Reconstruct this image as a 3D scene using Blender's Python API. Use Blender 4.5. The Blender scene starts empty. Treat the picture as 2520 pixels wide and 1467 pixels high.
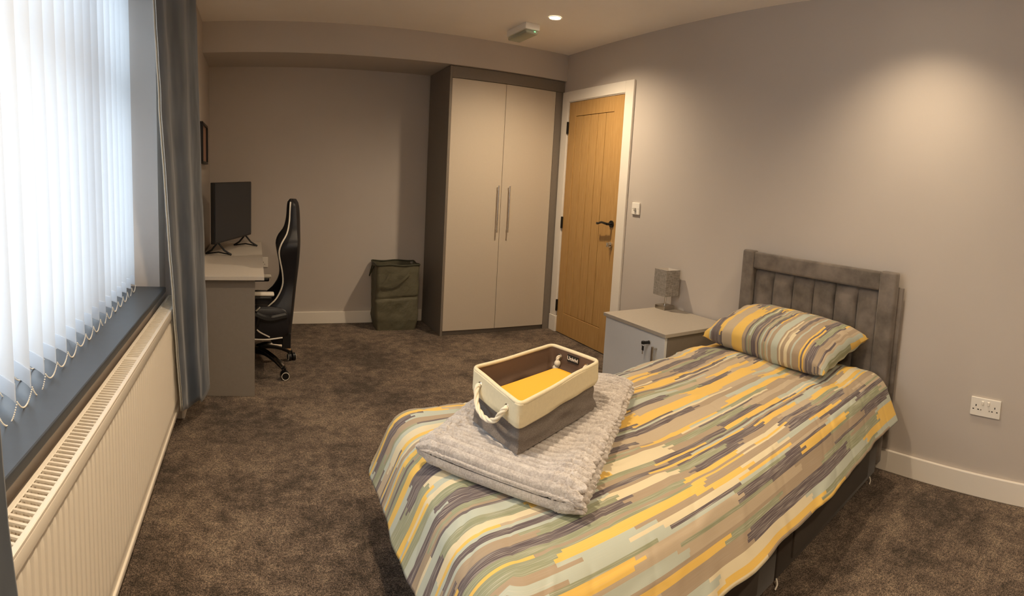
import bpy, bmesh, math, random
from mathutils import Vector, Matrix, noise
random.seed(7)
SC = bpy.context.scene
COL = SC.collection
PI = math.pi

# ------------------------------------------------------------------ camera (phone panorama: cylindrical projection)
YAW, PITCH, ROLL = 0.4606917, -0.1027863, 0.0532683
FX, CX, CY, CAMH = 1366.13, 1254.216, 592.3836, 1.280489
cd = bpy.data.cameras.new('camera'); cam = bpy.data.objects.new('camera', cd); COL.objects.link(cam)
fw = Vector((math.sin(YAW)*math.cos(PITCH), math.cos(YAW)*math.cos(PITCH), math.sin(PITCH)))
rt = Vector((math.cos(YAW), -math.sin(YAW), 0)); up = rt.cross(fw)
r2 = math.cos(ROLL)*rt + math.sin(ROLL)*up; u2 = -math.sin(ROLL)*rt + math.cos(ROLL)*up
M = Matrix((r2, u2, -fw)).transposed().to_4x4(); M.translation = Vector((0, 0, CAMH)); cam.matrix_world = M
cd.type = 'PANO'; cd.panorama_type = 'CENTRAL_CYLINDRICAL'
cd.central_cylindrical_radius = 1.0
cd.central_cylindrical_range_u_min = (0-CX)/FX; cd.central_cylindrical_range_u_max = (2520-CX)/FX
cd.central_cylindrical_range_v_min = -(1467-CY)/FX; cd.central_cylindrical_range_v_max = CY/FX
cd.clip_start = 0.02
SC.camera = cam

# ------------------------------------------------------------------ world, lamps, exposure
SC.view_settings.view_transform = 'Standard'; SC.view_settings.look = 'None'
SC.view_settings.gamma = 1.0; SC.view_settings.use_curve_mapping = False
SC.view_settings.exposure = 0.0
SC.cycles.max_bounces = 16; SC.cycles.diffuse_bounces = 10
W = bpy.data.worlds.new('world'); SC.world = W; W.use_nodes = True
bg = W.node_tree.nodes['Background']; bg.inputs[0].default_value = (0.82, 0.91, 1.0, 1); bg.inputs[1].default_value = 3.8
SPOT_W = 128.0
LAMPS = [(1.907, 3.339), (0.30, 3.30), (2.08, 1.02), (0.25, 1.25), (2.0, -.55), (.3, -.55)]  # last pair, unseen behind the camera, added to brighten the walls evenly
pl = bpy.data.lights.new('window_portal', 'AREA'); pl.shape = 'RECTANGLE'; pl.size = 2.2; pl.size_y = 1.4
pl.cycles.is_portal = True
po = bpy.data.objects.new('window_portal', pl); COL.objects.link(po); po.location = (-0.80, 1.49, 1.48)
po.rotation_euler = (0, -PI/2, 0)

# ------------------------------------------------------------------ room numbers
XR, YB, YS, HC, ZS, ZK = 2.546, 4.733, 4.183, 2.401, 2.181, 0.107
XN, XF, YNIB = -0.465, -0.389, 2.80     # window wall near part, far part, where it steps
Y0 = -1.1                               # wall behind the camera
WY0, WY1, WZ0, WZ1 = 0.36, 2.63, 0.749, 2.20

# ------------------------------------------------------------------ materials
def lin(c):
    if isinstance(c, str):
        c = [int(c[i:i+2], 16)/255 for i in (0, 2, 4)]
    return tuple((x/12.92 if x <= .04045 else ((x+.055)/1.055)**2.4) for x in c) + (1,)
MATS = {}
class NT:
    def __init__(s, name):
        s.m = bpy.data.materials.new(name); s.m.use_nodes = True
        s.t = s.m.node_tree; s.b = s.t.nodes['Principled BSDF']; s.out = s.t.nodes['Material Output']
    def n(s, typ, inp=None, **kw):
        x = s.t.nodes.new(typ)
        for k, v in kw.items(): setattr(x, k, v)
        for k, v in (inp or {}).items():
            if isinstance(v, bpy.types.NodeSocket): s.t.links.new(v, x.inputs[k])
            else: x.inputs[k].default_value = v
        return x
    def math(s, op, a, b=0.0, c=None):
        i = {0: a, 1: b}
        if c is not None: i[2] = c
        return s.n('ShaderNodeMath', i, operation=op).outputs[0]
    def set(s, k, v):
        if isinstance(v, bpy.types.NodeSocket): s.t.links.new(v, s.b.inputs[k])
        else: s.b.inputs[k].default_value = v
    def coord(s, kind='Object', scale=(1, 1, 1)):
        tc = s.n('ShaderNodeTexCoord')
        return s.n('ShaderNodeMapping', {'Vector': tc.outputs[kind], 'Scale': scale}).outputs[0]
    def noise(s, vec, scale, detail=3, rough=.5):
        return s.n('ShaderNodeTexNoise', {'Vector': vec, 'Scale': scale, 'Detail': detail, 'Roughness': rough}).outputs[0]
    def ramp(s, fac, stops, interp='LINEAR'):
        r = s.n('ShaderNodeValToRGB', {'Fac': fac}); cr = r.color_ramp; cr.interpolation = interp
        while len(cr.elements) < len(stops): cr.elements.new(0.5)
        for e, (p, c) in zip(cr.elements, stops): e.position = p; e.color = lin(c) if isinstance(c, str) else c
        return r.outputs[0]
    def bump(s, h, strength=.3, dist=.01):
        b = s.n('ShaderNodeBump', {'Height': h, 'Strength': strength, 'Distance': dist})
        s.t.links.new(b.outputs[0], s.b.inputs['Normal'])
    def mix(s, f, a, b):
        x = s.n('ShaderNodeMix', data_type='RGBA')
        for k, v in ((0, f), (6, a), (7, b)):
            if isinstance(v, bpy.types.NodeSocket): s.t.links.new(v, x.inputs[k])
            else: x.inputs[k].default_value = lin(v) if isinstance(v, str) else v
        return x.outputs[2]
def plain(name, c, rough=.5, metal=0., bump=None, var=0., vscale=4., spec=.5, sheen=0.):
    if name in MATS: return MATS[name]
    t = NT(name); t.set('Base Color', lin(c)); t.set('Roughness', rough); t.set('Metallic', metal); t.set('Specular IOR Level', spec)
    if sheen: t.set('Sheen Weight', sheen); t.set('Sheen Roughness', .4)
    if var or bump: v = t.coord()
    if var:
        n = t.noise(v, vscale, 4); c4 = lin(c)
        a = tuple(x*(1-var) for x in c4[:3])+(1,); b = tuple(min(1, x*(1+var)) for x in c4[:3])+(1,)
        t.set('Base Color', t.ramp(n, [(.3, a), (.7, b)]))
    if bump: t.bump(t.noise(v, bump[0], 3), bump[1], bump[2])
    MATS[name] = t.m; return t.m
WALLC = plain('wall_paint', 'C4BCB4', .75, bump=(260, .12, .001), var=.02, vscale=2, spec=.25)
CEIL = plain('ceiling_paint', 'FCF7F0', .85, bump=(200, .1, .001), var=.02, vscale=2, spec=.2)
WHITE = plain('white_gloss_paint', 'EDE7DD', .35)
REVEAL = WALLC
SILLM = plain('sill_grey', '3F4348', .38, var=.05, vscale=30)
UPVC = plain('upvc', 'F2F2F2', .3)
RADM = plain('radiator_enamel', 'EEE6D8', .3)
TAUPE = plain('taupe_board', '7A7167', .5, bump=(500, .08, .0005), var=.03, vscale=60)
DESKM = plain('desk_board', 'A8A095', .5, var=.03, vscale=80)
DESKT = plain('desk_top_board', 'CDC5BA', .5, var=.03, vscale=80)
DESKE = plain('taupe_board_lit', '8A8279', .5, var=.03, vscale=60)  # taupe lightened in the colour to carry the light on the near panel
DOORCR = plain('cream_board', 'C4B9A8', .42, var=.01, vscale=60)
GREYW = plain('pale_grey_board', 'D4D6D8', .4, var=.01, vscale=40)
CHROME = plain('chrome', 'D8D4CE', .16, 1.)
STEEL = plain('brushed_steel', 'B8B2A8', .32, 1.)
BLACKM = plain('black_metal', '15130F', .35)
BLACKP = plain('black_plastic', '121214', .4)
LEATH = plain('black_leather', '15141A', .45, bump=(300, .25, .001))
PIPE = plain('white_piping', 'E4DDD0', .45)
SCREEN = plain('tv_screen', '1B222D', .3)
PLAST = plain('white_plastic', 'F0ECE4', .3)
DARKH = plain('dark_hole', '0A0908', .8)
OLIVE = plain('olive_nylon', '5F5B48', .7, bump=(14, .5, .02), var=.12, vscale=6)
OLIVEB = plain('olive_binding', '3A3A2A', .7)
GREYIN = plain('grey_lining', '9A968C', .6, bump=(40, .3, .01))
MATT = plain('mattress_fabric', '3A3530', .85, bump=(400, .3, .001))
DIVAN = plain('divan_fabric', '33291F', .9, bump=(500, .4, .001), var=.1, vscale=8, sheen=.15)
YEL = plain('yellow_board', 'F0B11C', .55)
PALE = plain('pale_card', 'B9A99A', .7)
ROPE = plain('cotton_rope', 'E9DFC9', .85, bump=(300, .3, .001))
CREAM = plain('cream_canvas', 'DDD2B2', .85, bump=(700, .35, .0008), var=.03, vscale=100)
def canvas():
    t = NT('grey_canvas'); v = t.coord(scale=(1, 1, 1))
    n = t.noise(v, 420, 2); n2 = t.noise(v, 9, 3)
    c = t.ramp(n, [(.3, '605750'), (.7, '87807A')]); t.set('Base Color', t.mix(t.math('MULTIPLY', n2, .35), c, '5A4F46')); t.set('Roughness', .9)
    t.bump(n, .3, .0008); return t.m
CANVAS = canvas()
LINING = plain('brown_lining', '5E4838', .65, bump=(20, .3, .006))
def velvet():
    t = NT('grey_velvet'); v = t.coord(); n = t.noise(v, 7, 4, .6)
    t.set('Base Color', t.ramp(n, [(.35, '575049'), (.62, '7C736B')])); t.set('Roughness', .75)
    t.set('Sheen Weight', .35); t.set('Sheen Roughness', .35); t.bump(t.noise(v, 500, 2), .2, .001); return t.m
VELVET = velvet()
def carpet():
    t = NT('carpet'); v = t.coord()
    big = t.noise(v, 2.0, 4, .6); mid = t.noise(v, 15, 5, .75); fine = t.noise(v, 240, 2, .6); tuft = t.noise(v, 95, 3, .8)
    f = t.math('ADD', t.math('MULTIPLY', big, .5), t.math('MULTIPLY', mid, .55))
    base = t.ramp(f, [(.43, '41382F'), (.53, '62554A'), (.62, '7A6C5D')])
    g = t.math('ADD', t.math('MULTIPLY', fine, .55), t.math('MULTIPLY', tuft, .5))
    speck = t.ramp(g, [(.42, (.22, .21, .20, 1)), (.52, (1, 1, 1, 1)), (.62, (2.4, 2.3, 2.2, 1))])
    m = t.n('ShaderNodeMix', data_type='RGBA', blend_type='MULTIPLY'); m.inputs[0].default_value = .85
    t.t.links.new(base, m.inputs[6]); t.t.links.new(speck, m.inputs[7])
    t.set('Base Color', m.outputs[2]); t.set('Roughness', .95); t.set('Specular IOR Level', .1); t.set('Sheen Weight', .1)
    t.bump(g, .9, .008); return t.m
CARPET = carpet()
def oak():
    t = NT('oak_veneer'); v = t.coord(scale=(1, 22, 1.2)); n = t.noise(v, 5, 5, .6)
    v2 = t.coord(scale=(1, 150, 3)); g = t.noise(v2, 3, 3, .7)
    c = t.ramp(n, [(.3, 'AD8650'), (.55, 'BF985F'), (.75, 'CCA671')])
    t.set('Base Color', t.mix(t.math('MULTIPLY', g, .35), c, 'A07840')); t.set('Roughness', .42); t.bump(g, .08, .001); return t.m
OAK = oak()
def linen(name, a, b):
    t = NT(name); v = t.coord(scale=(260, 260, 40)); n = t.noise(v, 1, 3, .7); v2 = t.coord(scale=(30, 30, 300)); n2 = t.noise(v2, 1, 3, .7)
    f = t.math('MULTIPLY', t.math('ADD', n, n2), .5); t.set('Base Color', t.ramp(f, [(.38, a), (.6, b)])); t.set('Roughness', .9); t.bump(f, .3, .001); return t.m
SHADE = linen('shade_linen', '6E6862', 'A59E95')
def curtainm():
    t = NT('curtain_cloth'); v = t.coord(); t.set('Base Color', t.ramp(t.noise(v, 4, 3), [(.3, '3A434F'), (.7, '4A5564')])); t.set('Roughness', .7)
    t.set('Sheen Weight', .3); t.bump(t.noise(v, 900, 2), .15, .0005); return t.m
CURT = curtainm()
CURTL = plain('curtain_lining', 'C9C9C4', .9)
def slatm():
    t = NT('blind_fabric'); d = t.n('ShaderNodeBsdfDiffuse', {'Color': (.84, .85, .86, 1)}); tr = t.n('ShaderNodeBsdfTranslucent', {'Color': (.82, .86, .92, 1)})
    m = t.n('ShaderNodeMixShader', {0: .5}); t.t.links.new(d.outputs[0], m.inputs[1]); t.t.links.new(tr.outputs[0], m.inputs[2]); t.t.links.new(m.outputs[0], t.out.inputs[0]); return t.m
SLAT = slatm()
def glassm():
    t = NT('window_glass'); d = t.n('ShaderNodeBsdfTransparent', {'Color': (.94, .96, .97, 1)}); g = t.n('ShaderNodeBsdfGlossy', {'Roughness': .02})
    m = t.n('ShaderNodeMixShader', {0: .07}); t.t.links.new(d.outputs[0], m.inputs[1]); t.t.links.new(g.outputs[0], m.inputs[2]); t.t.links.new(m.outputs[0], t.out.inputs[0]); return t.m
GLASS = glassm()
def clearm():
    t = NT('clear_diffuser'); d = t.n('ShaderNodeBsdfTransparent', {'Color': (.8, .82, .74, 1)}); p = t.n('ShaderNodeBsdfDiffuse', {'Color': (.7, .72, .62, 1)})
    m = t.n('ShaderNodeMixShader', {0: .45}); t.t.links.new(d.outputs[0], m.inputs[1]); t.t.links.new(p.outputs[0], m.inputs[2]); t.t.links.new(m.outputs[0], t.out.inputs[0]); return t.m
CLEAR = clearm()
def emit(name, c, s):
    t = NT(name); e = t.n('ShaderNodeEmission', {'Color': c, 'Strength': s}); t.t.links.new(e.outputs[0], t.out.inputs[0]); return t.m
LED = emit('lamp_glow', (1, .86, .62, 1), 30.0); GREEN = emit('green_led', (.25, 1, .35, 1), 2.0)
def furm():
    t = NT('throw_fur'); v = t.coord(); n = t.noise(v, 160, 4, .7); n2 = t.noise(v, 25, 3, .6)
    f = t.math('ADD', t.math('MULTIPLY', n, .6), t.math('MULTIPLY', n2, .4))
    t.set('Base Color', t.ramp(f, [(.35, 'A59D98'), (.55, 'CBC4BE'), (.7, 'DDD8D3')])); t.set('Roughness', .95); t.set('Sheen Weight', .5); t.set('Sheen Roughness', .5)
    t.bump(f, .8, .006); return t.m
FUR = furm()
def stripes():
    """staggered woven-look bars; uses the sheet's own UVs in metres (u along the bars)"""
    t = NT('striped_cotton'); uv = t.n('ShaderNodeUVMap'); s = t.n('ShaderNodeSeparateXYZ', {0: uv.outputs[0]}); u, v = s.outputs[0], s.outputs[1]
    def rnd(a, b=0.0):
        c = t.n('ShaderNodeCombineXYZ', {0: a, 1: b, 2: 3.7}); w = t.n('ShaderNodeTexWhiteNoise', {'Vector': c.outputs[0]}, noise_dimensions='3D'); return w.outputs[0]
    fl = lambda x: t.math('FLOOR', x)
    k = fl(t.math('DIVIDE', v, .0098))                                # fine row
    G = fl(t.math('DIVIDE', k, 3.3))                                 # bar row of two or three fine rows
    own = t.math('GREATER_THAN', rnd(k, 91.3), .74)                   # a few fine rows go their own way
    Gk = t.math('ADD', t.math('MULTIPLY', own, k), t.math('MULTIPLY', t.math('SUBTRACT', 1.0, own), G))
    Gs = t.math('ADD', Gk, t.math('MULTIPLY', own, 500.0))
    L = t.math('ADD', .18, t.math('MULTIPLY', rnd(Gs, 5.5), .40))
    off = t.math('ADD', t.math('MULTIPLY', rnd(Gs, 17.1), 3.0), t.math('MULTIPLY', rnd(k, 44.2), .07))
    cell = fl(t.math('DIVIDE', t.math('ADD', t.math('ADD', u, 10.0), off), L))
    h = rnd(cell, Gs)
    pal = t.ramp(h, [(0, 'E2BC62'), (.17, '5F5559'), (.38, 'A5947E'), (.54, 'D8CCAC'), (.62, 'B4BBAF'), (.77, '8F9479'), (.9, 'B8A890')], 'CONSTANT')
    dark = t.math('ADD', t.math('MULTIPLY', t.math('GREATER_THAN', h, .17), t.math('LESS_THAN', h, .38)), t.math('MULTIPLY', t.math('GREATER_THAN', h, .77), t.math('LESS_THAN', h, .9)))
    c = t.n('ShaderNodeCombineXYZ', {0: t.math('MULTIPLY', u, 9.0), 1: t.math('MULTIPLY', v, 520.0), 2: 0.0})
    st = t.noise(c.outputs[0], 1.0, 2, .5)
    amt = t.math('MULTIPLY', t.math('SMOOTH_MAX', t.math('SUBTRACT', st, .48), 0.0, .02), t.math('ADD', .5, t.math('MULTIPLY', dark, 2.2)))
    col = t.mix(t.math('MINIMUM', amt, .8), pal, 'CFC9BB')
    t.set('Base Color', col); t.set('Roughness', .8); t.set('Specular IOR Level', .2); t.set('Sheen Weight', .1)
    w = t.coord(); t.bump(t.noise(w, 1100, 2), .1, .0004); return t.m
STRIPE = stripes()
UNDER = plain('sheet_pale_blue', 'BBC6CC', .85)

# ------------------------------------------------------------------ mesh helpers
def link(o, parent=None):
    COL.objects.link(o)
    if parent: o.parent = parent
    return o
def obj(name, bm, m, parent=None, smooth=False):
    me = bpy.data.meshes.new(name); bm.normal_update(); bm.to_mesh(me); bm.free()
    for x in (m if isinstance(m, (list, tuple)) else [m]): me.materials.append(x)
    if smooth:
        for p in me.polygons: p.use_smooth = True
        me.set_sharp_from_angle(angle=math.radians(40))
    return link(bpy.data.objects.new(name, me), parent)
def empty(name, loc=(0, 0, 0)):
    o = bpy.data.objects.new(name, None); o.location = loc; o.empty_display_size = .1; return link(o)
def tag(o, label=None, cat=None, group=None, kind=None):
    for k, v in (('label', label), ('category', cat), ('group', group), ('kind', kind)):
        if v: o[k] = v
    return o
def struct(o): o['kind'] = 'structure'; return o
OFF = Vector((0, 0, 0))
def box(bm, x0, x1, y0, y1, z0, z1, bev=0., seg=1, mi=0, mat=None):
    t = bmesh.new(); r = bmesh.ops.create_cube(t, size=1.0)
    sc = Matrix.Diagonal((x1-x0, y1-y0, z1-z0, 1)); tr = Matrix.Translation(((x0+x1)/2, (y0+y1)/2, (z0+z1)/2))
    bmesh.ops.transform(t, matrix=tr @ sc, verts=t.verts)
    if bev: bmesh.ops.bevel(t, geom=t.edges[:], offset=bev, segments=seg, affect='EDGES', profile=.5)
    if mat is not None: bmesh.ops.transform(t, matrix=mat, verts=t.verts)
    join(bm, t, mi)
def join(bm, t, mi=0):
    me = bpy.data.meshes.new('t'); t.to_mesh(me); t.free(); n = len(bm.faces); bm.from_mesh(me); bpy.data.meshes.remove(me)
    bm.faces.ensure_lookup_table()
    if mi:
        for f in bm.faces[n:]: f.material_index = mi
def bxo(name, dims, m, parent=None, bev=0., seg=1, smooth=False, mat=None):
    bm = bmesh.new(); box(bm, *dims, bev=bev, seg=seg, mat=mat); return obj(name, bm, m, parent, smooth)
def cyl(bm, p0, p1, r0, r1=None, n=16, mi=0, caps=True):
    r1 = r0 if r1 is None else r1; p0, p1 = Vector(p0), Vector(p1); d = p1-p0
    t = bmesh.new(); bmesh.ops.create_cone(t, cap_ends=caps, segments=n, radius1=r0, radius2=r1, depth=d.length)
    q = d.to_track_quat('Z', 'Y').to_matrix().to_4x4(); bmesh.ops.transform(t, matrix=Matrix.Translation((p0+p1)/2) @ q, verts=t.verts); join(bm, t, mi)
def sphere(bm, c, r, sub=1, sc=(1, 1, 1)):
    t = bmesh.new(); bmesh.ops.create_icosphere(t, subdivisions=sub, radius=r)
    bmesh.ops.transform(t, matrix=Matrix.Translation(c) @ Matrix.Diagonal((*sc, 1)), verts=t.verts); join(bm, t)
def tube(bm, pts, r, n=8, closed=False, rf=None, twist=None):
    pts = [Vector(p) for p in pts]; N = len(pts); rings = []; prev = None
    for i, p in enumerate(pts):
        a = pts[(i-1) % N] if (closed or i) else p; b = pts[(i+1) % N] if (closed or i < N-1) else p
        d = (b-a).normalized()
        if prev is None:
            nx = d.orthogonal().normalized()
        else:
            nx = (prev - d*prev.dot(d)).normalized()
        prev = nx; ny = d.cross(nx); ring = []
        for j in range(n):
            an = 2*PI*j/n; rr = rf(i, an) if rf else r
            ring.append(bm.verts.new(p + (nx*math.cos(an)+ny*math.sin(an))*rr))
        rings.append(ring)
    R = range(N if closed else N-1)
    for i in R:
        A, B = rings[i], rings[(i+1) % N]
        for j in range(n): bm.faces.new((A[j], A[(j+1) % n], B[(j+1) % n], B[j]))
    if not closed:
        bm.faces.new(rings[0][::-1]); bm.faces.new(rings[-1])
def spline(pts, n):
    pts = [Vector(p) for p in pts]; P = [2*pts[0]-pts[1]]+pts+[2*pts[-1]-pts[-2]]; out = []
    for i in range(1, len(P)-2):
        for k in range(n):
            t = k/n; a, b, c, d = P[i-1], P[i], P[i+1], P[i+2]
            out.append(.5*((2*b)+(c-a)*t+(2*a-5*b+4*c-d)*t*t+(3*b-a-3*c+d)*t**3))
    out.append(pts[-1]); return out
def interp(tab, x):
    if x <= tab[0][0]: return tab[0][1]
    if x >= tab[-1][0]: return tab[-1][1]
    for k in range(len(tab)-1):
        (a, va), (b, vb) = tab[k], tab[k+1]
        if x <= b:
            def slope(q):
                lo, hi = tab[max(0, q-1)], tab[min(len(tab)-1, q+1)]; return (hi[1]-lo[1])/(hi[0]-lo[0])
            t = (x-a)/(b-a); h = b-a; m0, m1 = slope(k)*h, slope(k+1)*h
            return (2*t**3-3*t*t+1)*va+(t**3-2*t*t+t)*m0+(-2*t**3+3*t*t)*vb+(t**3-t*t)*m1
def grid(bm, nu, nv, f, uvf=None, wrapu=False, flip=False):
    uvl = bm.loops.layers.uv.verify() if uvf else None
    V = [[bm.verts.new(f(i/(nu if wrapu else nu-1), j/(nv-1))) for j in range(nv)] for i in range(nu)]
    for i in range(nu if wrapu else nu-1):
        for j in range(nv-1):
            ii = (i+1) % nu; q = [(i, j), (ii, j), (ii, j+1), (i, j+1)]
            if flip: q = q[::-1]
            fc = bm.faces.new([V[a][b] for a, b in q])
            if uvf:
                for lp, (a, b) in zip(fc.loops, q): lp[uvl].uv = uvf((i+1 if a != i else i)/(nu-1), b/(nv-1)) if not wrapu else uvf((i+1 if a != i else i)/nu, b/(nv-1))
    return V
nz = lambda x, y, z=0.: noise.noise(Vector((x, y, z)))

# ================================================================== ROOM
bm = bmesh.new(); box(bm, -.8, XR+.15, Y0-.15, YB+.15, -.15, 0); struct(obj('floor', bm, CARPET))
bm = bmesh.new(); box(bm, -.8, XR+.15, Y0-.15, YB+.15, HC, HC+.15); struct(obj('ceiling', bm, CEIL))
bm = bmesh.new(); box(bm, -.8, XR+.15, YB, YB+.15, 0, HC); struct(obj('wall_back', bm, WALLC))
bm = bmesh.new(); box(bm, XR, XR+.15, Y0-.15, YB, 0, HC); struct(obj('wall_right', bm, WALLC))
bm = bmesh.new(); box(bm, -.8, XR, Y0-.15, Y0, 0, HC); struct(obj('wall_front', bm, WALLC))
bm = bmesh.new()
XO = -.80
box(bm, XO, XN, Y0, WY0, 0, HC); box(bm, XO, XN, WY0, WY1, 0, WZ0-.025); box(bm, XO, XN, WY0, WY1, WZ1, HC)
box(bm, XO, XN, WY1, YNIB, 0, HC); box(bm, XO, XF, YNIB, YB, 0, HC)
struct(obj('wall_left', bm, WALLC))
bm = bmesh.new(); box(bm, XF, XR, YS, YB, ZS, HC); struct(obj('trim_1', bm, WALLC))     # boxed-in bulkhead over the back wall
def skirt(name, dims, ax):
    bm = bmesh.new(); box(bm, *dims, bev=.004, seg=2); struct(obj(name, bm, WHITE))
skirt('baseboard_back', (XF, 1.49, YB-.016, YB, 0, ZK), 0)
skirt('baseboard_right', (XR-.016, XR, Y0, 3.22, 0, ZK), 1)
skirt('baseboard_left', (XF, XF+.016, YNIB, YB-.016, 0, ZK), 1)

# window: frame, transom, mullions, glass
win = struct(empty('window_1', (-.74, 1.49, WZ0)))
def wpart(name, x0, x1, y0, y1, z0, z1, m=UPVC, bev=.004):
    o = bxo(name, (x0+.74, x1+.74, y0-1.49, y1-1.49, z0-WZ0, z1-WZ0), m, win, bev=bev); return o
wpart('window_frame', -.78, -.71, WY0, WY0+.07, WZ0, WZ1); wpart('window_frame', -.78, -.71, WY1-.07, WY1, WZ0, WZ1)
wpart('window_frame', -.78, -.71, WY0+.07, WY1-.07, WZ0, WZ0+.07); wpart('window_frame', -.78, -.71, WY0+.07, WY1-.07, WZ1-.07, WZ1)
wpart('transom', -.78, -.70, WY0+.07, WY1-.07, 1.61, 1.74)
for yy in (1.11, 1.88): wpart('mullion', -.779, -.705, yy-.04, yy+.04, WZ0+.07, WZ1-.07)
for a, b in ((WY0+.07, 1.07), (1.15, 1.84), (1.92, WY1-.07)):
    wpart('glass_pane', -.75, -.744, a, b, WZ0+.07, 1.61, GLASS, 0); wpart('glass_pane', -.75, -.744, a, b, 1.74, WZ1-.07, GLASS, 0)
# sill board
bm = bmesh.new(); box(bm, -.71, -.433, WY0-.03, WY1-.005, WZ0-.027, WZ0, bev=.005, seg=2)
tag(obj('window_sill', bm, SILLM), 'dark grey window sill board under the white vertical blind', 'sill')

# vertical blind
blind = empty('vertical_blind', (-.57, 1.6, .78)); tag(blind, 'white vertical slat blind with bead chains hanging in the window', 'blind')
B0 = Vector((-.57, 1.6, .78))
SW, ZB, ZT = .100, .775, 2.13
sd = Vector((-.79, .61, 0)).normalized()
tips = [Vector((-.532-.0022*i, 1.105+.0945*i, 0)) for i in range(-6, 16)]
smesh = wmesh = None
bc = bmesh.new()
for i, tp in enumerate(tips):
    an = random.uniform(-.06, .06)
    if smesh is None:
        b = bmesh.new()
        def sf(u, v):
            bow = .004*math.sin(PI*u); return Vector((0, 0, 0)) + sd*SW*u + Vector((sd.y, -sd.x, 0))*bow + Vector((0, 0, (ZT-ZB)*v))
        grid(b, 9, 12, sf)
        o = obj('slat', b, SLAT, blind, True); smesh = o.data
        b = bmesh.new(); mt = Matrix.Rotation(math.atan2(sd.y, sd.x), 4, 'Z')
        box(b, .004, SW-.004, -.0015, .0015, .003, .045, mat=mt); w = obj('bottom_weight', b, SLAT, o); wmesh = w.data
    else:
        o = link(bpy.data.objects.new('slat', smesh), blind); w = link(bpy.data.objects.new('bottom_weight', wmesh), o)
    o.location = tp - B0 + Vector((0, 0, ZB)); o.rotation_euler = (0, 0, an); w.location = Vector((sd.y, -sd.x, 0))*.002
    if i+1 < len(tips):
        q = tips[i+1]
        for side in (0, 1):
            a = tp + (sd*SW if side else Vector()) ; c = q + (sd*SW if side else Vector())
            sg = random.uniform(.022, .04)
            for k in range(24):
                t = k/24; p = a.lerp(c, t) - B0 + Vector((.004, 0, ZB+.004 - sg*4*t*(1-t))); sphere(bc, p, .0024, 1)
obj('bead_chain', bc, PIPE, blind)['kind'] = 'stuff'
bxo('head_rail', (-.04, .04, WY0+.01-1.6, WY1-.01-1.6, 2.13-.78, 2.19-.78), UPVC, blind, bev=.004)

# radiator
RY0, RY1, RX0, RX1, RZ0, RZ1 = .62, 2.80, -.452, -.384, .10, .67
rad = empty('radiator', (RX0, 1.7, 0)); tag(rad, 'long cream panel radiator with a slotted top grille below the sill', 'radiator')
O = Vector((RX0, 1.7, 0)); d = lambda x0, x1, y0, y1, z0, z1: (x0-O.x, x1-O.x, y0-O.y, y1-O.y, z0, z1)
bm = bmesh.new(); pitch = .0333; n = int((RY1-RY0-.06)/pitch)
def rf(u, v):
    z = RZ0+.012+(RZ1-.03-RZ0-.012)*v; y = RY0+.03+n*pitch*u
    ph = (u*n) % 1.0; g = max(0., 1-abs(ph-.5)/.28); g = g*g*(3-2*g)
    e = min(1., (z-RZ0-.045)/.02) if z > RZ0+.045 else 0.; e = min(e, max(0., (RZ1-.055-z)/.012)); e = max(0., min(1., e))
    return Vector((RX1-.009+.006*g*e-O.x, y-O.y, z))
zs = 30
grid(bm, n*10+1, zs, rf, flip=False)
obj('front_panel', bm, RADM, rad, True)
bm = bmesh.new(); box(bm, *d(RX1-.016, RX1-.008, RY0+.005, RY1-.005, RZ0, RZ1-.01), bev=.002)
box(bm, *d(RX1-.012, RX1, RY0+.005, RY1-.005, RZ1-.045, RZ1-.008), bev=.004, seg=3); box(bm, *d(RX1-.012, RX1-.001, RY0+.005, RY1-.005, RZ0-.004, RZ0+.02), bev=.004, seg=3)
box(bm, *d(RX0, RX0+.01, RY0+.005, RY1-.005, RZ0, RZ1-.01), bev=.002)
obj('panel_frame', bm, RADM, rad, True)
bm = bmesh.new()
for k in range(int((RY1-RY0)/.05)): box(bm, *d(RX0+.012, RX1-.018, RY0+.03+.05*k, RY0+.035+.05*k, RZ0+.05, RZ1-.06))
obj('convector_fins', bm, RADM, rad)['kind'] = 'stuff'
for yy in (RY0, RY1-.012): bxo('end_cover', d(RX0, RX1, yy, yy+.012, RZ0+.01, RZ1), RADM, rad, bev=.003)
bm = bmesh.new(); box(bm, *d(RX0, RX0+.012, RY0+.012, RY1-.012, RZ1-.004, RZ1), bev=.0015); box(bm, *d(RX1-.013, RX1, RY0+.012, RY1-.012, RZ1-.01, RZ1), bev=.002)
obj('grille_rim', bm, RADM, rad)
bm = bmesh.new(); k = 0; y = RY0+.014
while y < RY1-.02:
    wd = .0065 if k % 60 else .03
    box(bm, *d(RX0+.01, RX1-.011, y, y+wd, RZ1-.005, RZ1-.0006)); y += .0185 if k % 60 else .042; k += 1
obj('grille_bars', bm, RADM, rad)['kind'] = 'stuff'
bm = bmesh.new(); tube(bm, [(RX0+.03-O.x, RY1-.05-O.y, 0), (RX0+.03-O.x, RY1-.05-O.y, RZ0+.01)], .0075, 10); obj('pipe', bm, WHITE, rad, True)
bm = bmesh.new(); tube(bm, [(RX0+.03-O.x, RY0+.05-O.y, 0), (RX0+.03-O.x, RY0+.05-O.y, RZ0+.01)], .0075, 10); obj('pipe', bm, WHITE, rad, True)

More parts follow.
